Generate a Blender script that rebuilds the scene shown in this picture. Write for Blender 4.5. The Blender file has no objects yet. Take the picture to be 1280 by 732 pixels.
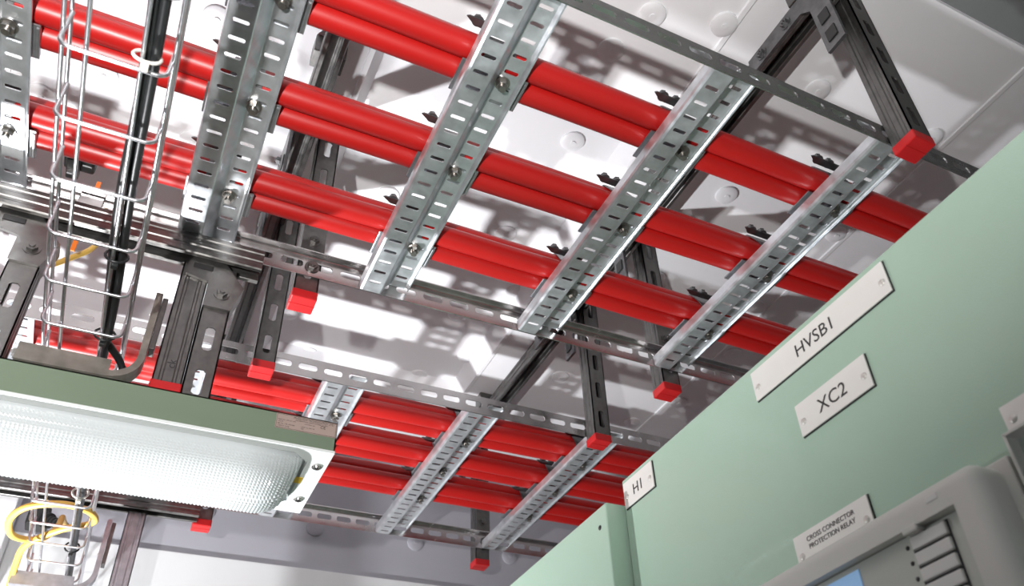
import bpy, bmesh, math, random
from mathutils import Vector, Matrix
random.seed(7)
S = bpy.context.scene
C = S.collection
H = 1.6                       # camera height above the floor; all positions below are relative to the camera

# ------------------------------------------------------------------ camera
cd = bpy.data.cameras.new('camera'); cam = bpy.data.objects.new('camera', cd); C.objects.link(cam)
right = Vector((0.8921, -0.4485, -0.0555)); down = Vector((0.2378, 0.5703, -0.7863))
right.normalize(); down = (down - right*right.dot(down)).normalized(); fwd = right.cross(down)
cam.matrix_world = Matrix((( right.x, -down.x, -fwd.x, 0), (right.y, -down.y, -fwd.y, 0), (right.z, -down.z, -fwd.z, H), (0, 0, 0, 1)))
cd.sensor_width = 36.0; cd.lens = 1058.0/1280*36; cd.shift_x = (640-687.5)/1280; cd.shift_y = (407.8-366)/1280
cd.clip_start = 0.02
cd.dof.use_dof = True; cd.dof.focus_distance = 1.5; cd.dof.aperture_fstop = 8.0
S.camera = cam

# ------------------------------------------------------------------ world, lamps, exposure
w = bpy.data.worlds.new('world'); S.world = w; w.use_nodes = True
w.node_tree.nodes['Background'].inputs[0].default_value = (0.86, 0.88, 0.95, 1)
w.node_tree.nodes['Background'].inputs[1].default_value = 0.15
ld = bpy.data.lights.new('work_lamp', 'AREA'); ld.shape = 'DISK'; ld.size = 0.035; ld.spread = math.radians(131); ld.energy = 27; ld.color = (1.0, 0.98, 0.96)
lamp = bpy.data.objects.new('work_lamp', ld); C.objects.link(lamp)
lamp.location = (-0.36, -0.17, 0.0+H)
lamp.rotation_euler = Vector((-0.04, 0.38, 1.0)).to_track_quat('-Z', 'Y').to_euler()
l2 = bpy.data.lights.new('rear_lamp', 'AREA'); l2.shape = 'DISK'; l2.size = 0.05; l2.spread = math.radians(120); l2.energy = 22; l2.color = (0.97, 0.98, 1.0)
lamp2 = bpy.data.objects.new('rear_lamp', l2); C.objects.link(lamp2)
lamp2.location = (-0.45, 1.85, -0.05+H)
lamp2.rotation_euler = Vector((0.42, -0.22, 1.0)).to_track_quat('-Z', 'Y').to_euler()
S.view_settings.view_transform = 'Standard'; S.view_settings.look = 'None'
S.view_settings.exposure = 0.0; S.view_settings.gamma = 1.0; S.view_settings.use_curve_mapping = False

# ------------------------------------------------------------------ materials
def nd(nt, t, **kw):
    n = nt.nodes.new(t)
    for k, v in kw.items(): setattr(n, k, v)
    return n
def mat(name, col, rough=0.5, metal=0.0, var=0.0, scale=30.0, bump=0.0, bscale=200.0, spec=0.5, stretch=(1, 1, 1), coat=0.0, rvar=0.0):
    m = bpy.data.materials.new(name); m.use_nodes = True; nt = m.node_tree; b = nt.nodes['Principled BSDF']
    b.inputs['Base Color'].default_value = (*col, 1); b.inputs['Roughness'].default_value = rough
    b.inputs['Metallic'].default_value = metal; b.inputs['Specular IOR Level'].default_value = spec
    b.inputs['Coat Weight'].default_value = coat
    tc = nd(nt, 'ShaderNodeTexCoord'); mp = nd(nt, 'ShaderNodeMapping'); mp.inputs['Scale'].default_value = stretch
    nt.links.new(tc.outputs['Object'], mp.inputs['Vector'])
    if var or rvar:
        n = nd(nt, 'ShaderNodeTexNoise'); n.inputs['Scale'].default_value = scale; n.inputs['Detail'].default_value = 5
        nt.links.new(mp.outputs[0], n.inputs['Vector'])
        r = nd(nt, 'ShaderNodeMapRange'); r.inputs['From Min'].default_value = 0.3; r.inputs['From Max'].default_value = 0.7
        r.inputs['To Min'].default_value = 1-var; r.inputs['To Max'].default_value = 1+var
        nt.links.new(n.outputs['Fac'], r.inputs['Value'])
        mx = nd(nt, 'ShaderNodeVectorMath', operation='SCALE'); mx.inputs[0].default_value = col
        nt.links.new(r.outputs[0], mx.inputs['Scale']); nt.links.new(mx.outputs[0], b.inputs['Base Color'])
        if rvar:
            r2 = nd(nt, 'ShaderNodeMapRange'); r2.inputs['From Min'].default_value = 0.3; r2.inputs['From Max'].default_value = 0.7
            r2.inputs['To Min'].default_value = rough-rvar; r2.inputs['To Max'].default_value = rough+rvar
            nt.links.new(n.outputs['Fac'], r2.inputs['Value']); nt.links.new(r2.outputs[0], b.inputs['Roughness'])
    if bump:
        n2 = nd(nt, 'ShaderNodeTexNoise'); n2.inputs['Scale'].default_value = bscale; n2.inputs['Detail'].default_value = 3
        nt.links.new(mp.outputs[0], n2.inputs['Vector'])
        bp = nd(nt, 'ShaderNodeBump'); bp.inputs['Strength'].default_value = bump; bp.inputs['Distance'].default_value = 0.002
        nt.links.new(n2.outputs['Fac'], bp.inputs['Height']); nt.links.new(bp.outputs[0], b.inputs['Normal'])
    return m
M = dict(
    galv=mat('galvanised_steel', (0.66, 0.69, 0.72), 0.36, 0.82, 0.14, 45, 0.10, 90, rvar=0.08),
    rail=mat('rail_steel', (0.56, 0.54, 0.54), 0.24, 1.0, 0.06, 40, 0.02, 150, rvar=0.04),
    strut=mat('strut_steel', (0.17, 0.165, 0.16), 0.36, 0.85, 0.18, 60, 0.08, 120, rvar=0.08),
    bright=mat('zinc_bolt', (0.62, 0.60, 0.58), 0.28, 1.0, 0.1, 90),
    wire=mat('basket_wire', (0.72, 0.73, 0.76), 0.30, 1.0, 0.08, 120),
    dark=mat('dark_cleat_steel', (0.20, 0.20, 0.205), 0.40, 0.9, 0.2, 70),
    cleat=mat('cleat_plate', (0.40, 0.41, 0.43), 0.36, 0.9, 0.12, 70),
    red=mat('red_cable_sheath', (0.42, 0.009, 0.008), 0.38, 0, 0.07, 9, 0.05, 220, stretch=(0.25, 1, 1)),
    cap=mat('red_plastic_cap', (0.50, 0.010, 0.012), 0.42, 0, 0.05, 40),
    black=mat('black_cable', (0.012, 0.013, 0.014), 0.38, 0),
    blackpl=mat('black_plastic', (0.02, 0.02, 0.02), 0.45, 0),
    grey_sleeve=mat('grey_sleeve', (0.30, 0.30, 0.30), 0.5, 0),
    yellow=mat('yellow_cable', (0.66, 0.41, 0.08), 0.45, 0, 0.06, 30),
    orange=mat('orange_tie', (0.85, 0.20, 0.03), 0.45, 0),
    white_tie=mat('white_tie', (0.75, 0.72, 0.66), 0.5, 0),
    ceil=mat('white_ceiling_paint', (0.86, 0.86, 0.88), 0.62, 0, 0.02, 4, 0.03, 260, spec=0.3),
    capw=mat('white_fixing_cap', (0.84, 0.84, 0.86), 0.38, 0),
    wall=mat('white_wall_paint', (0.86, 0.86, 0.87), 0.40, 0, 0.02, 4),
    wall_shade=mat('shaded_wall_grey', (0.46, 0.45, 0.50), 0.35, 0, 0.03, 4),
    beam=mat('grey_beam_paint', (0.20, 0.21, 0.21), 0.5, 0, 0.04, 8),
    floor=mat('vinyl_floor', (0.20, 0.17, 0.15), 0.45, 0, 0.1, 6),
    green=mat('green_cabinet_paint', (0.39, 0.545, 0.435), 0.26, 0, 0.015, 3, 0.12, 420, coat=0.1),
    hgreen=mat('green_housing_paint', (0.17, 0.225, 0.155), 0.40, 0, 0.02, 5),
    wpaint=mat('white_tray_paint', (0.78, 0.82, 0.81), 0.35, 0),
    plate=mat('engraved_plate', (0.78, 0.77, 0.73), 0.30, 0, 0.02, 20),
    plate_edge=mat('plate_core', (0.02, 0.02, 0.02), 0.5, 0),
    ink=mat('engraving_ink', (0.03, 0.03, 0.03), 0.5, 0),
    screw=mat('plate_screw', (0.66, 0.64, 0.60), 0.35, 0.3),
    relay=mat('relay_plastic', (0.60, 0.61, 0.57), 0.45, 0, 0.015, 10, 0.08, 500),
    relay_in=mat('relay_front', (0.52, 0.55, 0.50), 0.5, 0),
    btn=mat('relay_button', (0.68, 0.69, 0.66), 0.4, 0),
    label=mat('foil_label', (0.42, 0.32, 0.28), 0.38, 0.15, 0.04, 30),
    sticker=mat('yellow_sticker', (0.85, 0.55, 0.03), 0.5, 0),
    boltsteel=mat('bolt_steel', (0.36, 0.34, 0.32), 0.30, 0.95, 0.1, 90),
    farsteel=mat('galvanised_strut', (0.44, 0.44, 0.47), 0.40, 0.75, 0.15, 60),
    armsteel=mat('bent_arm_steel', (0.27, 0.25, 0.22), 0.45, 0.55, 0.25, 45),
    clear=None, screen=None, lens=None)
m = mat('clear_plastic', (0.9, 0.95, 0.92), 0.08, 0); b = m.node_tree.nodes['Principled BSDF']
b.inputs['Transmission Weight'].default_value = 0.85; b.inputs['IOR'].default_value = 1.3; M['clear'] = m
m = mat('lcd_screen', (0.25, 0.42, 0.62), 0.25, 0); b = m.node_tree.nodes['Principled BSDF']
b.inputs['Emission Color'].default_value = (0.25, 0.45, 0.75, 1); b.inputs['Emission Strength'].default_value = 0.35; M['screen'] = m
# prismatic diffuser: the tube inside stops short of the end, so the emission does too
m = mat('prismatic_diffuser', (0.48, 0.51, 0.52), 0.16, 0); nt = m.node_tree; b = nt.nodes['Principled BSDF']
tc = nd(nt, 'ShaderNodeTexCoord'); sx = nd(nt, 'ShaderNodeSeparateXYZ'); nt.links.new(tc.outputs['Object'], sx.inputs[0])
mr = nd(nt, 'ShaderNodeMapRange', interpolation_type='SMOOTHSTEP'); mr.inputs['From Min'].default_value = 0.10; mr.inputs['From Max'].default_value = 0.175
mr.inputs['To Min'].default_value = 1.0; mr.inputs['To Max'].default_value = 0.10
nt.links.new(sx.outputs['X'], mr.inputs['Value'])
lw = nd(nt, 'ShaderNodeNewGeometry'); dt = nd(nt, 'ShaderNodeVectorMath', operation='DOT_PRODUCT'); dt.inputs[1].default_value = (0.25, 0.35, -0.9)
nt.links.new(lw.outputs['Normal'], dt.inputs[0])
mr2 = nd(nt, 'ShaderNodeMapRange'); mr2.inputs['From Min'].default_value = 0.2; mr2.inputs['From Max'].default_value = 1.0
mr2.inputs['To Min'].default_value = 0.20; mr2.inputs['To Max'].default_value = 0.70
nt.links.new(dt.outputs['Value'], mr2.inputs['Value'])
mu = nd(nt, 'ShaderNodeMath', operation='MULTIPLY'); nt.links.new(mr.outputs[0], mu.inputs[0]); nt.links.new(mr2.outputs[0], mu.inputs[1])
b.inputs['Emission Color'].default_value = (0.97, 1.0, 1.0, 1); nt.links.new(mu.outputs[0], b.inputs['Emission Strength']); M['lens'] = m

# ------------------------------------------------------------------ mesh helpers
class MB:
    def __init__(s): s.v = []; s.f = []; s.sm = []
    def add(s, vs, fs, smooth=False):
        o = len(s.v); s.v += [tuple(p) for p in vs]; s.f += [tuple(o+i for i in f) for f in fs]; s.sm += [smooth]*len(fs); return s
    def box(s, a, b, c=0.0):
        (x0, y0, z0), (x1, y1, z1) = a, b
        if not c:
            return s.add([(x, y, z) for z in (z0, z1) for y in (y0, y1) for x in (x0, x1)],
                         [(0, 2, 3, 1), (4, 5, 7, 6), (0, 1, 5, 4), (2, 6, 7, 3), (0, 4, 6, 2), (1, 3, 7, 5)])
        bm = bmesh.new(); bmesh.ops.create_cube(bm, size=1)
        for v in bm.verts: v.co = Vector((x0+(v.co.x+.5)*(x1-x0), y0+(v.co.y+.5)*(y1-y0), z0+(v.co.z+.5)*(z1-z0)))
        bmesh.ops.bevel(bm, geom=bm.edges[:], offset=c, segments=2, profile=0.5, affect='EDGES')
        bm.verts.index_update(); s.add([v.co for v in bm.verts], [[v.index for v in f.verts] for f in bm.faces]); bm.free(); return s
    def tube(s, path, r, n=12, caps=True, smooth=True):
        P = [Vector(p) for p in path]; rings = []
        t0 = (P[1]-P[0]).normalized(); u = t0.orthogonal().normalized()
        for i, p in enumerate(P):
            t = ((P[min(i+1, len(P)-1)]-P[max(i-1, 0)])).normalized()
            u = (u-t*u.dot(t)).normalized(); q = t.cross(u)
            rings.append([p+(u*math.cos(2*math.pi*k/n)+q*math.sin(2*math.pi*k/n))*r for k in range(n)])
        vs = [v for g in rings for v in g]; fs = []
        for i in range(len(P)-1):
            for k in range(n): fs.append((i*n+k, i*n+(k+1) % n, (i+1)*n+(k+1) % n, (i+1)*n+k))
        s.add(vs, fs, smooth)
        if caps:
            s.add(rings[0][::-1], [tuple(range(n))]); s.add(rings[-1], [tuple(range(n))])
        return s
    def cyl(s, a, b, r, n=16, r2=None):
        a = Vector(a); b = Vector(b); t = (b-a).normalized(); u = t.orthogonal().normalized(); q = t.cross(u); r2 = r if r2 is None else r2
        A = [a+(u*math.cos(2*math.pi*k/n)+q*math.sin(2*math.pi*k/n))*r for k in range(n)]
        B = [b+(u*math.cos(2*math.pi*k/n)+q*math.sin(2*math.pi*k/n))*r2 for k in range(n)]
        s.add(A+B, [(k, (k+1) % n, n+(k+1) % n, n+k) for k in range(n)], n > 8)
        s.add(A[::-1], [tuple(range(n))]); s.add(B, [tuple(range(n))]); return s
    def dome(s, c, d, r, h, n=20, rings=4):
        c = Vector(c); d = Vector(d).normalized(); u = d.orthogonal().normalized(); q = d.cross(u); vs = []; fs = []
        for i in range(rings):
            a = i/rings*math.pi/2
            for k in range(n):
                th = 2*math.pi*k/n; vs.append(c+d*(h*math.sin(a))+(u*math.cos(th)+q*math.sin(th))*r*math.cos(a))
        vs.append(c+d*h)
        for i in range(rings-1):
            for k in range(n): fs.append((i*n+k, i*n+(k+1) % n, (i+1)*n+(k+1) % n, (i+1)*n+k))
        for k in range(n): fs.append(((rings-1)*n+k, (rings-1)*n+(k+1) % n, rings*n))
        return s.add(vs, fs, True)
    def sheet(s, V2, F2, fmap, t):
        """flat sheet with holes: 2D vertices and faces, given thickness t along the third map coordinate"""
        n = len(V2); vs = [fmap(u, v, 0) for u, v in V2]+[fmap(u, v, t) for u, v in V2]
        fs = [tuple(f) for f in F2]+[tuple(n+i for i in reversed(f)) for f in F2]
        cnt = {}
        for f in F2:
            for i in range(len(f)):
                e = (f[i], f[(i+1) % len(f)]); k = tuple(sorted(e)); cnt.setdefault(k, []).append(e)
        for k, es in cnt.items():
            if len(es) == 1: a, b = es[0]; fs.append((b, a, n+a, n+b))
        return s.add(vs, fs)
    def slotted(s, W, L, fmap, t, pitch, a, b, cu=None, start=None, count=None, pts=8):
        """strip 0..W by 0..L with a row of slots (half length a along u, half width b along v) every pitch along v"""
        cu = W/2 if cu is None else cu; N = count or int((L-0.004)/pitch); st = (L-N*pitch)/2 if start is None else start
        V = [(0, 0), (W, 0)]; F = []; lo = (0, 1)
        def row(v):
            V.append((0, v)); V.append((W, v)); return (len(V)-2, len(V)-1)
        if st > 1e-6:
            r = row(st); F.append((lo[0], lo[1], r[1], r[0])); lo = r
        k = 0.5*min(a, b)
        for i in range(N):
            vc = st+(i+0.5)*pitch; hi = row(st+(i+1)*pitch); o = len(V)
            for du, dv in ((a, -b+k), (a, b-k), (a-k, b), (-a+k, b), (-a, b-k), (-a, -b+k), (-a+k, -b), (a-k, -b)): V.append((cu+du, vc+dv))
            c0, c1 = lo; c3, c2 = hi
            F += [(c1, c2, o+1, o), (c2, c3, o+3, o+2), (c3, c0, o+5, o+4), (c0, c1, o+7, o+6), (c2, o+2, o+1), (c3, o+4, o+3), (c0, o+6, o+5), (c1, o, o+7)]
            lo = hi
        if L-(st+N*pitch) > 1e-6:
            r = row(L); F.append((lo[0], lo[1], r[1], r[0]))
        return s.sheet(V, F, fmap, t)
    def ribbon(s, pts, t, L, fmap, closed=False):
        """folded sheet: polyline in (a, c) with thickness t, extruded 0..L; fmap(a, l, c)"""
        n = len(pts); N = []
        for i in range(n):
            a = Vector(pts[max(i-1, 0)]); b = Vector(pts[min(i+1, n-1)]); d = (b-a).normalized(); N.append(Vector((-d.y, d.x)))
        inn = [Vector(p)+N[i]*t for i, p in enumerate(pts)]
        out = [Vector(p) for p in pts]; poly = out+inn[::-1]; m = len(poly)
        vs = [fmap(p.x, 0, p.y) for p in poly]+[fmap(p.x, L, p.y) for p in poly]
        fs = [(i, (i+1) % m, m+(i+1) % m, m+i) for i in range(m)]
        for i in range(n-1):
            q = (i, i+1, m-2-i, m-1-i); fs.append(q); fs.append(tuple(m+j for j in reversed(q)))
        return s.add(vs, fs)
    def prism(s, poly, fmap, d0, d1):
        n = len(poly); vs = [fmap(a, b, d0) for a, b in poly]+[fmap(a, b, d1) for a, b in poly]
        return s.add(vs, [tuple(range(n)), tuple(range(2*n-1, n-1, -1))]+[(i, (i+1) % n, n+(i+1) % n, n+i) for i in range(n)])
    def hexbolt(s, p, d, r=0.008, h=0.006, washer=0.012):
        p = Vector(p); d = Vector(d).normalized()
        if washer: s.cyl(p, p+d*0.0015, washer, 18)
        s.cyl(p+d*0.0015, p+d*(h+0.0015), r, 6); s.cyl(p+d*h, p+d*(h+0.004), r*0.5, 10); return s
    def mesh(s, name):
        me = bpy.data.meshes.new(name); me.from_pydata(s.v, [], s.f)
        bm = bmesh.new(); bm.from_mesh(me); bmesh.ops.recalc_face_normals(bm, faces=bm.faces[:])
        bm.to_mesh(me); bm.free()
        for p, q in zip(me.polygons, s.sm): p.use_smooth = q
        return me
def tag(o, label, cat, group=None):
    o['label'] = label; o['category'] = cat
    if group: o['group'] = group
    return o
def thing(name, label, cat, loc, group=None):
    o = bpy.data.objects.new(name, None); C.objects.link(o); o.empty_display_size = 0.05
    o.location = (loc[0], loc[1], loc[2]+H); o['at'] = loc; return tag(o, label, cat, group)
def base(p):                                     # scene position of an object, relative to the camera
    b = Vector((0, 0, 0))
    while p: b += Vector(p.location); root = p; p = p.parent
    return b-Vector((0, 0, H))
def obj(name, me, m, parent=None, loc=None, rot=None):
    """me in scene coordinates (loc None) or in its own frame placed at scene position loc"""
    shared = isinstance(me, bpy.types.Mesh)
    if not shared: mb = me; me = mb.mesh(name)
    me.name = name
    o = bpy.data.objects.new(name, me); C.objects.link(o)
    if not me.materials: me.materials.append(M[m])
    if parent:
        o.parent = parent; pb = base(parent)
    else: pb = Vector((0, 0, -H))
    if loc is None: loc = (0, 0, 0)
    o.location = Vector(loc)-pb
    if rot: o.rotation_euler = rot
    return o
def struct(name, mb, m):
    o = obj(name, mb, m); o['kind'] = 'structure'; return o
def single(name, mb, m, label, cat, group=None):
    """a one-mesh thing: origin moved to the middle of its base"""
    xs = [v[0] for v in mb.v]; ys = [v[1] for v in mb.v]; zs = [v[2] for v in mb.v]
    c = ((min(xs)+max(xs))/2, (min(ys)+max(ys))/2, min(zs))
    mb.v = [(x-c[0], y-c[1], z-c[2]) for x, y, z in mb.v]
    return tag(obj(name, mb, m, None, c), label, cat, group)
def text(body, size, org, rt, up, depth=0.0004, align='LEFT'):
    cu = bpy.data.curves.new('lettering', 'FONT'); cu.body = body; cu.size = size; cu.extrude = depth; cu.align_x = align; cu.resolution_u = 3
    t = bpy.data.objects.new('lettering', cu); me = bpy.data.meshes.new_from_object(t); bpy.data.objects.remove(t)
    rt = Vector(rt); up = Vector(up); nn = rt.cross(up); org = Vector(org); mb = MB()
    mb.add([org+rt*v.co.x+up*v.co.y+nn*v.co.z for v in me.vertices], [tuple(p.vertices) for p in me.polygons]); return mb
def smooth_path(pts, n=8):
    P = [Vector(p) for p in pts]; out = []
    for i in range(len(P)-1):
        p0 = P[max(i-1, 0)]; p1 = P[i]; p2 = P[i+1]; p3 = P[min(i+2, len(P)-1)]
        for k in range(n):
            t = k/n; out.append(0.5*((2*p1)+(p2-p0)*t+(2*p0-5*p1+4*p2-p3)*t*t+(3*p1-p0-3*p2+p3)*t**3))
    out.append(P[-1]); return out
# pixel of the photograph -> point at a known height (for ceiling fixings, whose height is the ceiling's)
def at_z(px, py, z):
    d = right*(px-687.5)+down*(py-407.8)+fwd*1058.0; return d*(z/d.z)

# ------------------------------------------------------------------ the room
ZC = 1.44; RZ = 0.05                           # ceiling underside, depth of the pressed recess
YB = 2.45                                      # back wall
mb = MB()
X0, X1, Y0, Y1 = -2.6, 2.3, -0.9, YB
rx0, rx1, ry0, ry1, sl = 0.20, 0.80, 0.885, 2.05, 0.025
z = ZC
mb.add([(X0, Y0, z), (X1, Y0, z), (X1, Y1, z), (X0, Y1, z), (rx0, ry0, z), (rx1, ry0, z), (rx1, ry1, z), (rx0, ry1, z),
        (rx0+sl, ry0+sl, z+RZ), (rx1-sl, ry0+sl, z+RZ), (rx1-sl, ry1-sl, z+RZ), (rx0+sl, ry1-sl, z+RZ)],
       [(0, 1, 5, 4), (1, 2, 6, 5), (2, 3, 7, 6), (3, 0, 4, 7), (4, 5, 9, 8), (5, 6, 10, 9), (6, 7, 11, 10), (7, 4, 8, 11), (8, 9, 10, 11)])
mb.box((X0, Y0, z+0.08), (X1, Y1, z+0.1))
ceiling = struct('ceiling', mb, 'ceil')
for x in (0.195, 0.805, -0.42, 1.42):           # folded seams between the roof sheets
    obj('seam', MB().box((x-0.006, Y0, ZC-0.004), (x+0.006, Y1, ZC+0.002), 0.0015), 'ceil', ceiling)
cap_me = MB().cyl((0, 0, 0.001), (0, 0, -0.004), 0.027, 28, 0.026).dome((0, 0, -0.004), (0, 0, -1), 0.026, 0.004, 28, 3).cyl((0, 0, -0.006), (0, 0, -0.0095), 0.006, 10).mesh('fixing_cap')
for px, py in ((716, 176), (815, 18), (1022, 112), (1163, 172), (908, 243), (1045, 292), (485, 243), (632, 291), (644, 364), (848, 502), (790, 527),
               (272, 22), (52, 118), (240, 176), (386, 440), (523, 468), (583, 445), (421, 355), (572, 393), (360, 391), (819, 347), (945, 383), (916, 441),
               (763, 62), (130, 92), (700, 470), (905, 30)):
    p = at_z(px, py, ZC)
    if rx0+sl < p.x < rx1-sl and ry0+sl < p.y < ry1-sl: p = at_z(px, py, ZC+RZ)
    if YB-0.05 < p.y: continue
    obj('fixing_cap', cap_me, 'capw', ceiling, p)
wcap_me = cap_me.copy(); wcap_me.materials.clear()
wb = struct('wall_back', MB().box((X0, YB, 1.015), (X1, YB+0.04, ZC+0.1)), 'wall_shade')  # shade of the strip light on the upper wall is put into this grey
for x in (-0.15, 0.18, 0.50, 0.82, 1.15):
    obj('fixing_cap', wcap_me, 'wall_shade', wb, (x, YB, 1.145), (-math.pi/2, 0, 0))
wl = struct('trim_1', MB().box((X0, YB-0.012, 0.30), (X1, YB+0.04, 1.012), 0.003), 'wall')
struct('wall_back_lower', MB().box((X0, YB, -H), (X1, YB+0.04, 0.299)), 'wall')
struct('wall_right', MB().box((X1, Y0, -H), (X1+0.04, YB+0.04, ZC+0.1)), 'wall')
struct('floor', MB().box((X0, -2.6, -H-0.04), (X1, YB+0.04, -H)), 'floor')
struct('trim_2', MB().box((X0, 0.06, ZC-0.035), (X1, 0.413, ZC), 0.003), 'beam')

# ------------------------------------------------------------------ cable ladders
RW = 0.088                                     # overall rung width
def rung_mesh(L):
    mb = MB(); t = 0.0016
    fm = lambda a, l, c: (a, l, c)
    mb.slotted(0.0315, L, lambda u, v, q: (0.0055+u, v, q), t, 0.028, 0.0108, 0.0034, 0.0150)
    mb.slotted(0.0290, L, lambda u, v, q: (0.0540+u, v, 0.027+q), t, 0.028, 0.0105, 0.0034, 0.0140)
    mb.ribbon([(0.0, 0.022), (0.0, 0.0055), (0.0016, 0.0016), (0.0056, 0.0)], t, L, fm)
    mb.ribbon([(0.0368, 0.0), (0.0388, 0.001), (0.0525, 0.026), (0.0542, 0.027)], t, L, fm)
    mb.ribbon([(0.0829, 0.027), (0.0858, 0.0262), (0.088, 0.0245), (0.088, 0.0215)], t, L, fm)
    return mb.mesh('rung')
def rail_mesh(x0, x1):
    L = x1-x0; mb = MB(); t = 0.0022
    mb.slotted(0.045, L, lambda u, v, q: (v, q, u), t, 0.052, 0.0072, 0.019, 0.0235)
    mb.ribbon([(0.0022, 0.0436), (0.006, 0.045), (0.016, 0.045)], 0.0022, L, lambda a, l, c: (l, a, c))
    return mb.mesh('side_rail')
LAD = (dict(y0=0.505, y1=1.155, rungs=[-0.361, -0.050, 0.260, 0.571, 0.883, 1.195], rows=[0.664, 0.848, 1.038], name='nearer',
            label='galvanised slotted cable ladder spanning the upper half of the photo'),
       dict(y0=1.455, y1=2.113, rungs=[-0.341, -0.030, 0.281, 0.592, 0.905, 1.217], rows=[1.612, 1.764, 1.922], name='farther',
            label='galvanised slotted cable ladder beyond the strip light, near the back wall'))
RX0, RX1 = -1.1, 1.95
for D in LAD:
    t = thing('cable_ladder', D['label'], 'cable ladder', (0.4, (D['y0']+D['y1'])/2, 1.0), 'cable ladders under the ceiling')
    me = rail_mesh(RX0, RX1)
    obj('side_rail', me, 'rail', t, (RX0, D['y0'], 1.0))
    obj('side_rail', me, 'rail', t, (RX1, D['y1'], 1.0), (0, 0, math.pi))
    rm = rung_mesh(D['y1']-D['y0']-0.006)
    for x in D['rungs']: obj('rung', rm, 'galv', t, (x, D['y0']+0.003, 1.0))
    obj('splice_plate', MB().box((-0.20, D['y1']-0.0085, 1.003), (-0.165, D['y1']-0.0025, 1.0435), 0.001), 'rail', t)

# red cables in trefoil
r = 0.0190; zb = 1.0308
bn = ('topmost', 'middle', 'lowest')
for D in LAD:
    for k, y in enumerate(D['rows']):
        ph = random.uniform(0, 6)
        for pos, dy, dz in (('front lower', -r, r), ('rear lower', r, r), ('upper', 0, r*2.732)):
            pts = []
            for i in range(49):
                x = RX0-0.15+(2.1-RX0+0.15)*i/48
                pts.append((x, y+dy+0.0012*math.sin(x*2.6+ph), zb+dz-0.0006*math.sin(x*20+ph)))
            single('power_cable', MB().tube(pts, r-0.0002, 24), 'red', 'red power cable, %s of three in the %s trefoil bundle on the %s ladder' % (pos, bn[k], D['name']), 'cable', 'red trefoil cables')

# trefoil cleats
def arc(c, a0, a1, R, n=7): return [(c[0]+R*math.cos(a0+(a1-a0)*i/n), c[1]+R*math.sin(a0+(a1-a0)*i/n)) for i in range(n+1)]
R_ = r+0.0005
outl = arc((-r, r), math.radians(270), math.radians(150), R_)+arc((0, r*2.732), math.radians(150), math.radians(30), R_)+arc((r, r), math.radians(30), math.radians(-90), R_)
strap_me = MB().ribbon(outl, 0.0022, 0.044, lambda a, l, c: (0.022+l, a, c)).mesh('strap')
plate_me = MB().box((-0.004, -0.010, -0.0022), (0.0985, 0.046, 0.0), 0.0008).box((0.0925, -0.006, -0.0040), (0.0985, 0.044, 0.0060), 0.0018).mesh('base_plate')
def tabmesh():
    mb = MB(); zt = 0.046
    poly = [(-0.012, -0.0445), (-0.008, -0.0470), (0.060, -0.0470), (0.066, -0.042), (0.066, -0.0345), (0.004, -0.0345)]
    mb.prism(poly, lambda a, b, d: (a, b, d), zt, zt+0.0025)
    return mb.mesh('clamp_tab')
tab_me = tabmesh()
tb_me = MB().hexbolt((0, 0, 0), (0, 0, 1), 0.0065, 0.008, 0.009).mesh('clamp_bolt')
rb_me = MB().cyl((0, 0, 0), (0, 0, -0.002), 0.0115, 22).cyl((0, 0, -0.002), (0, 0, -0.010), 0.0088, 6).cyl((0, 0, -0.010), (0, 0, -0.016), 0.0052, 14).mesh('bolt')
rn = ('leftmost', 'second', 'third', 'fourth', 'fifth')
for D in LAD:
    for i, x in enumerate(D['rungs'][:5]):
        for k, y in enumerate(D['rows']):
            t = thing('trefoil_cleat', 'steel cleat on the %s rung of the %s ladder, clamping the %s red bundle' % (rn[i], D['name'], bn[k]), 'cable cleat', (x, y, zb), 'trefoil cable cleats')
            obj('strap', strap_me, 'dark', t, (x, y, zb)); obj('base_plate', plate_me, 'cleat', t, (x, y, zb))
            obj('clamp_tab', tab_me, 'dark', t, (x, y, zb))
            for bx in (0.006, 0.030): obj('clamp_bolt', tb_me, 'dark', t, (x+bx, y-0.0415, zb+0.0485))
            obj('bolt', rb_me, 'boltsteel', t, (x+0.0625, y+0.004, 1.0268))

# ------------------------------------------------------------------ strut channels
SW = 0.041
def channel_mesh(L, slots=True):
    """C channel along +z, web on the -y side (y=0), mouth at y=SW, x centred"""
    mb = MB(); h = SW/2
    for s in (-1, 1):
        pr = [(s*h, 0.0), (s*h, 0.007), (s*(h-0.0014), 0.009), (s*(h-0.0014), 0.013), (s*h, 0.015), (s*h, 0.023), (s*(h-0.0014), 0.025), (s*(h-0.0014), 0.030), (s*h, 0.032),
              (s*h, SW-0.002), (s*(h-0.002), SW), (s*(h-0.0085), SW), (s*(h-0.0095), SW-0.001), (s*(h-0.0095), SW-0.008)]
        mb.ribbon(pr, 0.0022*s, L, lambda a, l, c: (a, c, l))
    if slots and L > 0.1: mb.slotted(SW, L, lambda u, v, q: (u-h, q, v), 0.0022, 0.080, 0.0070, 0.0220)
    else:
        mb.ribbon([(-h, 0), (-0.0125, 0), (-0.0110, 0.0014), (-0.0080, 0.0014), (-0.0065, 0), (0.0065, 0), (0.0080, 0.0014), (0.0110, 0.0014), (0.0125, 0), (h, 0)], 0.0022, L, lambda a, l, c: (a, c, l))
    return mb.mesh('channel')
cap_e = MB().box((-0.0218, -0.0012, -0.015), (0.0218, SW+0.0012, 0.003), 0.0022).box((-0.0218, 0.019, -0.0156), (0.0218, 0.0205, -0.0148)).mesh('end_cap')
hexb = MB().hexbolt((0, 0, 0), (0, -1, 0), 0.0085, 0.006, 0.0125).mesh('bolt')
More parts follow.
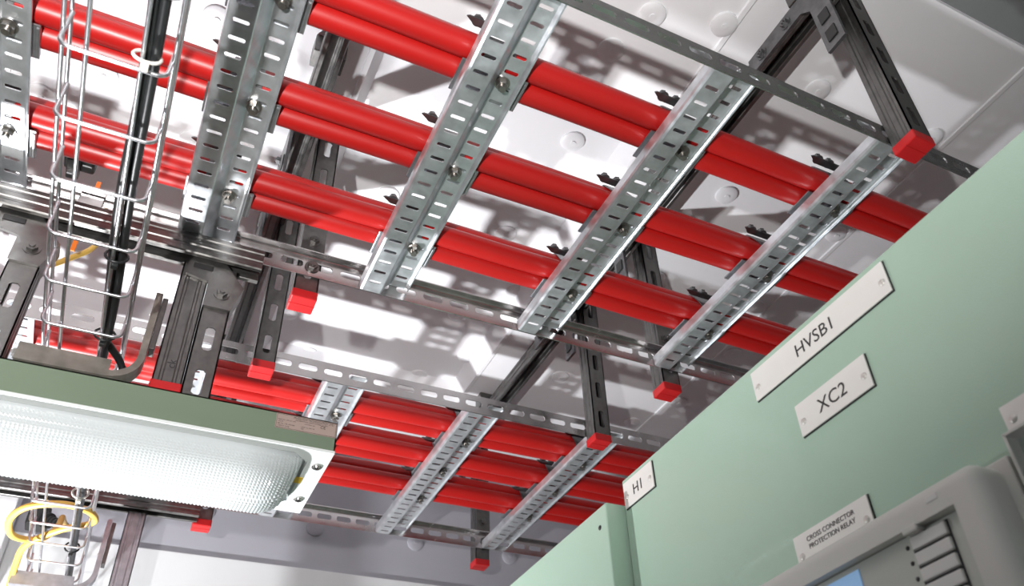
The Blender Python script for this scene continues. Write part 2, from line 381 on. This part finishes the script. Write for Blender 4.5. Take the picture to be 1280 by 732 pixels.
hexx = MB().hexbolt((0, 0, 0), (-1, 0, 0), 0.0085, 0.006, 0.0125).mesh('bolt')
YS0, YS1, YZ = 0.43, 2.42, 1.35                # ceiling struts: extent in y, underside height
def hanger(xc, yf, zb_, zt, label, plate=None, group='hanger struts with red end caps', rail_bolt=None):
    t = thing('hanger_strut', label, 'strut', (xc, yf, zb_), group)
    obj('channel', channel_mesh(zt-zb_), 'strut', t, (xc, yf, zb_)); obj('end_cap', cap_e, 'cap', t, (xc, yf, zb_))
    if plate:
        p = obj('bracket_plate', MB().box((xc-0.0215, yf-0.006, plate), (xc+0.0215, yf-0.0005, plate+0.115), 0.0012), 'strut', t)
        for dz in (0.032, 0.088): obj('bolt', hexb, 'strut', p, (xc, yf-0.006, plate+dz))
    if rail_bolt: obj('rail_bolt', hexb, 'bright', t, (xc+0.004, rail_bolt, 1.021))
    return t
XR, XL = 0.9255, 0.170
for xc, side in ((XR, 'right'), (XL, 'left')):
    if side == 'right': hanger(xc, 0.505-SW-0.001, 0.985, YZ+SW, 'red-capped hanger strut at the near rail of nearer ladder, %s support row' % side)
    hanger(xc, 1.158, 0.968, YZ+SW, 'red-capped hanger strut at the rear rail of nearer ladder, %s support row' % side, plate=1.05, rail_bolt=1.155-0.003)
    hanger(xc-0.018, 1.455-SW-0.001, 0.985, YZ+SW, 'red-capped hanger strut at the front rail of farther ladder, %s support row' % side)
    hanger(xc-0.016, 2.116, 0.968, YZ+SW, 'red-capped hanger strut at the rear rail of farther ladder by back wall, %s row' % side, plate=1.05, rail_bolt=2.113-0.003)
    # long strut under the ceiling, mouth down
    xs = xc+(0 if side == 'right' else -0.002)-0.0475
    t = thing('ceiling_strut', 'long grey strut channel under the ceiling carrying the %s row of hangers' % side, 'strut', (xs, YS0, YZ), 'ceiling struts')
    me = channel_mesh(YS1-YS0, False)           # local z -> world y, web (y=0) -> top
    obj('channel', me, 'strut', t, (xs, YS0, YZ+SW), (-math.pi/2, 0, 0))
    for y in (0.52, 1.0, 1.5, 2.0):
        obj('spacer_bracket', MB().box((xs-0.03, y-0.02, YZ+SW), (xs+0.03, y+0.02, ZC+0.001), 0.002), 'strut', t)
    # angle brackets tying hangers to the strut
    for y, s in ((0.464, 1), (1.158, 1), (1.414, 1), (2.116, -1)):
        ya = y+(0 if s > 0 else SW); x = xs-SW/2-0.001; f = lambda a, b, d: (d, ya+s*a, b)
        br = MB()
        br.prism([(0.0, YZ-0.145), (0.041, YZ-0.145), (0.041, YZ-0.02), (0.06, YZ-0.001), (0.20, YZ-0.001), (0.20, YZ+0.039), (0.0, YZ+0.039)], f, x-0.006, x)
        p = obj('angle_bracket', br, 'dark', t)
        for a in (0.095, 0.165): obj('bolt', hexx, 'dark', p, (x-0.006, ya+s*a, YZ+0.019))
        for b in (YZ-0.115, YZ-0.065): obj('dark_square_hole', MB().box((x-0.0085, ya+s*0.0205-0.011, b-0.014), (x-0.006, ya+s*0.0205+0.011, b+0.014), 0.001), 'blackpl', p)  # black blocks stand in for the darkness inside the bracket's square holes

# cross struts that carry the light, the basket and the ladder rails
for y1, nm, xr in ((1.155, 'nearer', 0.090), (2.113, 'farther', 0.14)):
    t = thing('cross_strut', 'dark strut channel running under the rear rail of the %s ladder' % nm, 'strut', (-0.4, y1-0.015, 0.958), 'cross struts under the ladder rails')
    obj('channel', channel_mesh(xr+1.0, False), 'strut', t, (-1.0, y1-0.015, 0.958+SW), (-math.pi/2, 0, -math.pi/2))
def drop(name, label, xc, yf, zb_, zt, cap, slots, gus, group, m='strut'):
    t = thing(name, label, 'strut', (xc, yf, zb_), group)
    obj('channel', channel_mesh(zt-zb_, slots), m, t, (xc, yf, zb_))
    if cap: obj('end_cap', cap_e, 'cap', t, (xc, yf, zb_))
    if gus:
        g = MB(); f = lambda a, b, d: (a, d, b); s = gus
        g.prism([(xc-0.021*s, zt-0.085), (xc+0.021*s, zt-0.085), (xc+0.034*s, zt-0.035), (xc-0.004*s, zt+0.012), (xc-0.056*s, zt+0.012), (xc-0.056*s, zt-0.030), (xc-0.021*s, zt-0.038)], f, yf-0.006, yf-0.0005)
        g.prism([(xc+0.021*s, zt-0.085), (xc+0.034*s, zt-0.035), (xc+0.034*s, zt-0.03), (xc+0.021*s, zt-0.08)], lambda a, b, d: (a, d, b), yf-0.0005, yf+0.03)
        p = obj('gusset_bracket', g, 'strut', t)
        obj('bolt', hexb, 'strut', p, (xc+0.003*s, yf-0.006, zt-0.056)); obj('slot_plug', MB().box((xc-0.048*s if s > 0 else xc+0.018, yf-0.0075, zt-0.016), (xc-0.018*s if s > 0 else xc+0.048, yf-0.006, zt-0.006), 0.0006), 'blackpl', p)
    return t
YP = 1.141
g_ = 'struts holding the strip light'
ds = drop('drop_strut', 'drop strut with a closed ribbed face and red cap beside the basket bracket', -0.0055, YP, 0.722, 0.957, True, False, 0, g_)
obj('embossed_mark', text('ck', 0.017, (0.0005, YP-0.0002, 0.748), (0, 0, 1), (-1, 0, 0), 0.0003), 'ink', ds)
drop('drop_strut', 'drop strut with long open slots above the strip light, right of the basket', 0.0365, YP, 0.672, 0.957, False, True, 1, g_)
drop('drop_strut', 'drop strut with gusset bracket at the left edge above the strip light', -0.232, YP, 0.672, 0.957, False, True, 1, g_)
drop('drop_strut', 'long drop strut below the strip light, in front of the white wall', 0.004, 2.10, 0.30, 0.957, False, False, 0, 'struts by the back wall', 'farsteel')

# ------------------------------------------------------------------ wire basket tray with its brackets and cables
BZ = 0.772; BX0, BX1 = -0.181, -0.079; BY0, BY1 = 0.20, 2.35; wr = 0.0024
t = thing('wire_basket_tray', 'bright wire mesh cable basket running past the left of the strip light', 'cable tray', (-0.13, 1.2, BZ))
lw_me = MB().tube([(0, BY0, 0), (0, BY1, 0)], wr, 8).mesh('longitudinal_wire')
for x, z in ((-0.156, BZ), (-0.1045, BZ), (BX0-0.002, BZ+0.022), (BX1+0.002, BZ+0.022), (BX0-0.002, BZ+0.052), (BX1+0.002, BZ+0.052)):
    obj('longitudinal_wire', lw_me, 'wire', t, (x, 0, z))
def upath():
    pts = [(BX0, 0, 0.054), (BX0, 0, 0.010)]; rr = 0.010
    pts += [(BX0+rr-rr*math.cos(a), 0, rr-rr*math.sin(a)) for a in (0.4, 0.8, 1.2, 1.57)]
    pts += [(BX1-rr+rr*math.sin(a), 0, rr-rr*math.cos(a)) for a in (0.0, 0.4, 0.8, 1.2, 1.57)]
    return pts+[(BX1, 0, 0.054)]
cw_me = MB().tube(upath(), wr, 8).mesh('cross_wire')
y = 0.245+0.0
yy = 0.827*BZ-4*0.0965
while yy < BY1:
    if yy > BY0: obj('cross_wire', cw_me, 'wire', t, (0, yy, BZ-0.0045))
    yy += 0.0965
def jbracket(y, label, m='armsteel'):
    t = thing('basket_bracket', label, 'bracket', (-0.12, y, BZ-0.045), 'bent basket brackets')
    zt = BZ-0.008; zl = zt-0.028; xa = -0.043
    def prof(off):
        R = 0.045-off; cx, cz = xa-0.0-0.045, zl+0.045
        p = [(-0.205, zl+off)]+[(cx+R*math.sin(a), cz-R*math.cos(a)) for a in [i*math.pi/2/7 for i in range(8)]]+[(xa-off, 0.905)]
        return p
    po = prof(0.0); mb = MB()
    mb.ribbon(po, 0.010, 0.030, lambda a, l, c: (a, y+l, c))
    mb.box((-0.2045, y-0.0006, zl-0.0008), (-0.085, y+0.003, zt)); mb.box((-0.2045, y+0.027, zl-0.0008), (-0.085, y+0.0306, zt))
    mb.box((-0.2045, y+0.0031, zl-0.0008), (-0.085, y+0.0269, zl-0.0002))
    o = obj('arm', mb, m, t)
    n = MB()
    for x in (-0.20, -0.165, -0.12): n.box((x, y+0.003, zt-0.006), (x+0.028, y+0.027, zt+0.002), 0.001)
    obj('tray_lug', n, 'strut', t)
    bk = MB().box((xa+0.001, y+0.003, 0.80), (xa+0.009, y+0.027, 0.90), 0.001)
    obj('backing_strip', bk, 'strut', t)
    for z in (0.825, 0.87): obj('bolt', MB().hexbolt((xa-0.004, y+0.015, z), (-1, 0, 0), 0.006, 0.004, 0.009), 'bright', t)
jbracket(1.175, 'bent steel arm carrying the wire basket just above the strip light')
jbracket(2.045, 'bent steel arm carrying the wire basket at the bottom left by the white wall', 'farsteel')

zc_ = BZ+0.010
def cable(name, pts, rad, m, label, cat='cable', group=None, n=10): return single(name, MB().tube(smooth_path(pts), rad, n), m, label, cat, group)
cable('control_cable', [(-0.108, 0.10, zc_), (-0.104, 0.5, zc_-0.001), (-0.102, 0.66, zc_), (-0.108, 0.85, zc_), (-0.104, 1.05, zc_), (-0.100, 1.15, zc_+0.002), (-0.070, 1.20, zc_-0.012), (-0.045, 1.235, 0.70), (-0.036, 1.235, 0.672)],
      0.0055, 'black', 'black cable leaving the wire basket and dropping to the strip light', group='black cables in the basket')
cable('control_cable', [(-0.096, 0.10, zc_), (-0.093, 0.5, zc_+0.001), (-0.094, 0.66, zc_), (-0.097, 0.85, zc_+0.003), (-0.095, 1.05, zc_), (-0.100, 1.3, zc_), (-0.098, 1.7, zc_), (-0.098, 2.1, zc_), (-0.100, 2.3, zc_)],
      0.0055, 'black', 'black cable lying along the whole wire basket beside its right wire', group='black cables in the basket')
single('grey_sleeve', MB().tube([(-0.0685, 1.203, zc_-0.016), (-0.0575, 1.218, zc_-0.040), (-0.0480, 1.231, 0.712)], 0.0068, 10), 'grey_sleeve', 'grey sleeve on the black cable dropping to the strip light', 'sleeve')
for y, m, lb in ((0.628, 'white_tie', 'white cable tie around the black cables high in the basket'), (0.955, 'black', 'black cable tie on the basket above the fixture bracket, upper one'), (1.135, 'black', 'black cable tie on the basket just above the bent bracket'), (2.12-0.20, 'black', 'black cable tie on the far end of the basket below the light'), (1.66, 'white_tie', 'white cable tie on the far end of the basket below the light')):
    mb = MB()
    mb.tube([(-0.1010+0.0135*math.cos(a), y+0.003*math.sin(a*1), BZ+0.006+0.0125*math.sin(a)) for a in [i*2*math.pi/16 for i in range(17)]], 0.0019, 6, False)
    mb.box((-0.104, y-0.004, BZ-0.014), (-0.096, y+0.004, BZ-0.007), 0.001)
    single('cable_tie', mb, m, lb, 'cable tie', 'cable ties on the basket')
# yellow flex looped round the far end of the basket, with its black gland
cable('yellow_flex', [(-0.150, 2.30, 0.985), (-0.152, 2.20, 0.955), (-0.146, 2.06, 0.90), (-0.145, 1.99, 0.845), (-0.165, 1.93, 0.79), (-0.205, 1.86, 0.762), (-0.212, 1.79, 0.764), (-0.185, 1.735, 0.77), (-0.13, 1.72, 0.778), (-0.085, 1.76, 0.79), (-0.070, 1.82, 0.80), (-0.085, 1.85, 0.80), (-0.130, 1.87, 0.79), (-0.185, 1.93, 0.775), (-0.200, 2.02, 0.765), (-0.205, 2.10, 0.74)],
      0.0066, 'yellow', 'yellow flexible cable looped around the far end of the wire basket', n=12)
mb = MB()
P0 = Vector((-0.205, 2.36, 1.02)); P1 = Vector((-0.150, 2.30, 0.985)); d = (P1-P0)
for i in range(7):
    a = P0+d*(i/7); mb.cyl(a, a+d*(0.09), (0.021 if i < 2 else 0.016)-0.001*i, 14)
mb.cyl(P0, P1, 0.009, 12); mb.box((-0.245, 2.35, 1.0), (-0.195, 2.40, 1.05), 0.004)
single('cable_gland', mb, 'blackpl', 'black ribbed cable gland where the yellow flex starts, bottom left', 'cable gland')
single('wall_trunking', MB().box((-0.42, YB-0.10, 0.80), (-0.275, YB-0.0125, ZC-0.0005), 0.004), 'wall', 'pale vertical trunking on the back wall at the left edge', 'trunking')
# yellow earth lead and orange marker tie behind the basket, black clips under the lowest bundle
cable('earth_lead', [(-0.150, 1.20, 1.075), (-0.158, 1.215, 1.03), (-0.165, 1.205, 0.985), (-0.185, 1.19, 0.945), (-0.205, 1.17, 0.905), (-0.215, 1.145, 0.885)], 0.0045, 'yellow', 'thin yellow earth lead behind the basket near the left drop strut')
single('marker_tie', MB().box((-0.187, 1.16, 0.935), (-0.180, 1.163, 1.09), 0.0008).box((-0.190, 1.157, 1.045), (-0.177, 1.166, 1.06), 0.001), 'orange', 'orange cable tie hanging behind the wire basket', 'cable tie')
single('junction_block', MB().box((-0.235, 1.10, 1.075), (-0.19, 1.135, 1.13), 0.004).box((-0.228, 1.095, 1.06), (-0.21, 1.14, 1.075), 0.002), 'blackpl', 'black block behind the left end of the nearer ladder rail', 'block')
cable('conduit', [(0.13, 1.115, 1.10), (0.22, 1.115, 1.10), (0.315, 1.115, 1.10)], 0.008, 'black', 'short black conduit behind the lowest bundle left of the third rung', 'conduit', n=12)

# ------------------------------------------------------------------ strip light
FZ = 0.62; FY0, FY1 = 1.077, 1.281; FX1 = 0.234; FX0 = -1.0; FT = 0.671
t = thing('strip_light', 'long green strip light with a glowing prismatic diffuser under the wire basket', 'light fitting', (-0.4, 1.18, FZ))
mb = MB()
for a, b in (((FX0, FY0, FZ+0.001), (FX1, FY0+0.002, FT)), ((FX0, FY1-0.002, FZ+0.001), (FX1, FY1, FT)), ((FX1-0.002, FY0, FZ+0.001), (FX1, FY1, FT)), ((FX0, FY0, FZ+0.001), (FX0+0.002, FY1, FT)), ((FX0, FY0, FT-0.002), (FX1, FY1, FT))): mb.box(a, b)
obj('housing', mb, 'hgreen', t)
# white tray face: a frame with a chamfered opening
def octa(x0, x1, y0, y1, c): return [(x0+c, y0), (x1-c, y0), (x1, y0+c), (x1, y1-c), (x1-c, y1), (x0+c, y1), (x0, y1-c), (x0, y0+c)]
o1 = octa(FX0, FX1, FY0, FY1, 0.0005); i1 = octa(FX0+0.03, FX1-0.030, FY0+0.016, FY1-0.016, 0.022)
V = o1+i1; F = [(k, (k+1) % 8, 8+(k+1) % 8, 8+k) for k in range(8)]
mb = MB().sheet(V, F, lambda u, v, q: (u, v, FZ+q), 0.0015)
mb.box((FX0, FY0-0.0012, FZ-0.0005), (FX1, FY0+0.001, FZ+0.0035)); mb.box((FX0+0.028, FY0+0.014, FZ+0.010), (FX1-0.028, FY1-0.014, FZ+0.012))
for k in range(8):
    a, b = i1[k], i1[(k+1) % 8]; mb.add([(a[0], a[1], FZ), (b[0], b[1], FZ), (b[0], b[1], FZ+0.011), (a[0], a[1], FZ+0.011)], [(0, 1, 2, 3)])
obj('tray', mb, 'wpaint', t)
# diffuser: a wrap-round shell covered in little pyramids
nx, ny = 460, 72; dx0, dx1 = FX0+0.035, FX1-0.036; dy0, dy1 = FY0+0.020, FY1-0.020; V = []; F = []
def prof(i, j):
    u = i/nx; v = j/ny; x = dx0+(dx1-dx0)*u; a = math.pi*v
    e = min(1.0, (dx1-x)/0.045); e = math.sqrt(max(0.0, 1-(1-e)**2)) if e < 1 else 1.0
    e2 = min(1.0, (x-dx0)/0.045); e = min(e, math.sqrt(max(0, 1-(1-e2)**2)))
    c = math.copysign(abs(math.cos(a))**0.75, math.cos(a)); s_ = max(0.0, math.sin(a))**0.62
    dep = 0.046*e*s_
    yy = (dy0+dy1)/2-(dy1-dy0)/2*c*(0.80+0.20*e)
    bump = 0.0019 if (i % 2 and j % 2) else 0.0
    k = min(1, s_*3)*min(1, e*3)
    return (x+(bump*k*0.8 if e < 0.9 else 0), yy, FZ+0.008-dep-bump*k)
for i in range(nx+1):
    for j in range(ny+1): V.append(prof(i, j))
for i in range(nx):
    for j in range(ny):
        a = i*(ny+1)+j; F.append((a, a+1, a+ny+2, a+ny+1))
df = MB().add(V, F); dme = bpy.data.meshes.new('diffuser'); dme.from_pydata(df.v, [], df.f)
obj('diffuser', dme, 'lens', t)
for x, y in ((FX1-0.014, FY0+0.045), (FX1-0.014, FY1-0.050)):
    s_ = obj('screw', MB().cyl((x, y, FZ), (x, y, FZ-0.002), 0.0075, 16).cyl((x, y, FZ-0.002), (x, y, FZ-0.004), 0.006, 16, 0.005), 'bright', t)
    obj('cross_slot', MB().box((x-0.004, y-0.0008, FZ-0.0044), (x+0.004, y+0.0008, FZ-0.0036)).box((x-0.0008, y-0.004, FZ-0.0044), (x+0.0008, y+0.004, FZ-0.0036)), 'blackpl', s_)
obj('warning_sticker', MB().box((FX1-0.0355, FY0+0.085, FZ-0.0012), (FX1-0.0240, FY0+0.103, FZ-0.0002)), 'sticker', t)
lx0, lx1, lz0, lz1 = FX1-0.088, FX1-0.001, FT-0.026, FT-0.002; yl = FY0
lb = obj('rating_label', MB().box((lx0, yl-0.0006, lz0), (lx1, yl, lz1)), 'label', t)
ex = (1, 0, 0); ez = (0, 0, 1)
def ltxt(s, x, z, size): return text(s, size, (x, yl-0.0007, z), ex, ez, 0.0001)
tx = MB()
for s_, x, z, sz in (('McGEOCH TECHNOLOGY LTD', lx0+0.024, lz1-0.0050, 0.0042), ('COMBINATION LIGHT FITTING 2 x 18W', lx0+0.027, lz1-0.0080, 0.0026), ('PART No.  LT2-18/110/E', lx0+0.003, lz1-0.0105, 0.0024), ('VOLTS', lx0+0.003, lz1-0.0135, 0.0024),
                    ('110V 50Hz 1ph', lx0+0.040, lz1-0.0115, 0.0024), ('SER No.  LT2 - 0041238', lx0+0.003, lz1-0.0170, 0.0024), ('LAMP  2 x 18W T8', lx0+0.036, lz1-0.0170, 0.0024), ('IP65', lx0+0.036, lz1-0.0200, 0.0024), ('WEIGHT  2.4 kg', lx0+0.003, lz1-0.0205, 0.0024), ('CE', lx0+0.063, lz1-0.0130, 0.0065)):
    q = ltxt(s_, x, z, sz); tx.add(q.v, q.f)
for a, b in (((lx0+0.001, lz0+0.001), (lx1-0.001, lz0+0.0014)), ((lx0+0.001, lz1-0.0014), (lx1-0.001, lz1-0.001)), ((lx0+0.001, lz0+0.001), (lx0+0.0014, lz1-0.001)), ((lx1-0.0014, lz0+0.001), (lx1-0.001, lz1-0.001))):
    tx.box((a[0], yl-0.0008, a[1]), (b[0], yl-0.0006, b[1]))
obj('lettering', tx, 'ink', lb)

# ------------------------------------------------------------------ green switchgear cabinets
CX = 0.65; CT = 0.603; CY = 0.975
t = thing('switchgear_cabinet', 'pale green cabinet front with engraved name plates filling the right side', 'cabinet', (CX+0.3, 0.4, -H), 'green switchgear cabinets')
obj('body', MB().box((CX+0.03, -0.55, -H), (CX+0.62, CY-0.004, CT-0.012), 0.004), 'green', t)
obj('front_panel', MB().box((CX, -0.55, -H+0.1), (CX+0.03, CY, CT), 0.0025), 'green', t)
rt = (0, -1, 0); up = (0, 0, 1)
def nameplate(y0, y1, z0, z1, lines, label, screws=True, th=0.003):
    """y0 > y1: left to right as seen"""
    p = obj('nameplate', MB().box((CX-th, y1, z0), (CX-0.0012, y0, z1), 0.0004), 'plate', t); p['label'] = label
    obj('plate_backing', MB().box((CX-0.0012, y1-0.0012, z0-0.0014), (CX, y0, z1)), 'plate_edge', p)
    tm = MB()
    for s_, sz, y, z, al in lines:
        q = text(s_, sz, (CX-th-0.0002, y, z), rt, up, 0.0002, al); tm.add(q.v, q.f)
    if tm.v: obj('lettering', tm, 'ink', p)
    if screws:
        for y in (y0-0.008, y1+0.008): obj('screw', MB().dome((CX-th, y, (z0+z1)/2-0.004), (-1, 0, 0), 0.0042, 0.0018, 14, 3), 'screw', p)
nameplate(0.653, 0.425, 0.5525, 0.593, [('HVSB1', 0.0235, 0.540, 0.5645, 'CENTER')], 'long white plate engraved HVSB1')
nameplate(0.597, 0.485, 0.471, 0.511, [('XC2', 0.0235, 0.541, 0.4825, 'CENTER')], 'white plate engraved XC2')
nameplate(0.968, 0.889, 0.553, 0.594, [('H1', 0.0235, 0.929, 0.5650, 'CENTER')], 'small white plate engraved H1')
nameplate(0.650, 0.537, 0.332, 0.372, [('CROSS CONNECTOR', 0.0075, 0.5935, 0.3600, 'CENTER'), ('PROTECTION RELAY', 0.0075, 0.5935, 0.3515, 'CENTER')], 'white plate engraved cross connector protection relay')
nameplate(0.372, 0.260, 0.3525, 0.375, [], 'white plate cut by the right edge')
# second cabinet, its door standing proud
t2 = thing('switchgear_cabinet', 'pale green cabinet door standing proud, left of the H1 plate', 'cabinet', (CX+0.3, 1.5, -H), 'green switchgear cabinets')
obj('body', MB().box((CX+0.03, CY+0.006, -H), (CX+0.62, 1.96, 0.54), 0.004), 'green', t2)
dx = CX-0.030
obj('door', MB().box((dx, CY+0.004, -H+0.1), (CX+0.006, 1.955, 0.566), 0.003), 'green', t2)
obj('door_screw', MB().dome((dx, 1.05*dx/CX, 0.56*dx/CX), (-1, 0, 0), 0.004, 0.002, 12, 3), 'blackpl', t2)

# ------------------------------------------------------------------ protection relay on the cabinet
px_ = CX-0.045; k = px_/CX
t = thing('protection_relay', 'grey moulded protection relay with push buttons, bottom right on the green cabinet', 'relay', (CX, 0.55, -0.05))
ytr = 0.417*k; ylf = 0.80*k; zt = 0.352*k
zin = 0.321*k; zlo = -0.05
oy = [(ytr, zlo), (ylf, zlo), (ylf, zt), (ytr, zt)]; iy = [(ytr+0.030, zlo+0.03), (ylf-0.030, zlo+0.03), (ylf-0.030, zin), (ytr+0.030, zin)]
mb = MB().sheet(oy+iy, [(q, (q+1) % 4, 4+(q+1) % 4, 4+q) for q in range(4)], lambda u, v, q: (px_+q, u, v), CX-px_)
me = mb.mesh('housing'); bm = bmesh.new(); bm.from_mesh(me)
def edge_of(e): return all(min(abs(v.co.y-ytr), abs(v.co.y-ylf), abs(v.co.z-zt), abs(v.co.z-zlo)) < 1e-5 for v in e.verts) and any(v.co.x < px_+1e-5 for v in e.verts) and len(e.link_faces) == 2 and e.calc_face_angle() > 0.5
bmesh.ops.bevel(bm, geom=[e for e in bm.edges if edge_of(e)], offset=0.014, segments=5, profile=0.5, affect='EDGES')
bm.to_mesh(me); bm.free()
for p in me.polygons: p.use_smooth = True
try: me.set_sharp_from_angle(angle=0.6)
except Exception: pass
obj('housing', me, 'relay', t)
obj('back_flange', MB().box((CX-0.010, ytr-0.010, -0.05), (CX, ylf+0.01, zt+0.004), 0.002), 'relay', t)
obj('front_panel', MB().box((px_+0.010, ytr+0.028, -0.05), (CX-0.004, ylf-0.028, 0.320*k), 0.001), 'relay_in', t)
obj('latch', MB().box((px_-0.001, 0.494*k, 0.3165*k), (px_+0.012, 0.512*k, 0.3235*k), 0.0015), 'relay', t)
obj('emblem', MB().box((px_-0.0006, 0.462*k, 0.333*k), (px_+0.001, 0.476*k, 0.3395*k), 0.0005), 'btn', t)
fx = px_+0.010; kf = fx/CX
for i in range(8):
    zc = 0.3045-0.0148*i
    bt = obj('push_button', MB().box((fx-0.004, 0.4625*kf, (zc-0.0058)*kf), (fx+0.001, 0.5035*kf, (zc+0.0058)*kf), 0.0009), 'btn', t)
    obj('button_surround', MB().box((fx-0.0006, 0.4605*kf, (zc-0.0074)*kf), (fx+0.001, 0.5055*kf, (zc+0.0072)*kf)), 'plate_edge', t)
    obj('led', MB().dome((fx, 0.5115*kf, (zc)*kf), (-1, 0, 0), 0.0022, 0.001, 12, 3), 'plate_edge', t)
obj('screen', MB().box((fx-0.0012, 0.575*kf, 0.225*kf), (fx+0.001, 0.665*kf, 0.309*kf), 0.0004), 'screen', t)
# clear cover at the right edge
t = thing('clear_cover', 'small clear plastic cover at the right edge below a white plate', 'cover', (CX-0.01, 0.33, 0.25))
obj('cover', MB().box((CX-0.020, 0.290, 0.262), (CX-0.0005, 0.369, 0.343), 0.004), 'clear', t)
obj('frame', MB().box((CX-0.021, 0.366, 0.262), (CX-0.0005, 0.369, 0.342), 0.0006).box((CX-0.021, 0.290, 0.340), (CX-0.0005, 0.369, 0.343), 0.0006), 'relay', t)
for o in bpy.data.objects:
    if 'at' in o: del o['at']
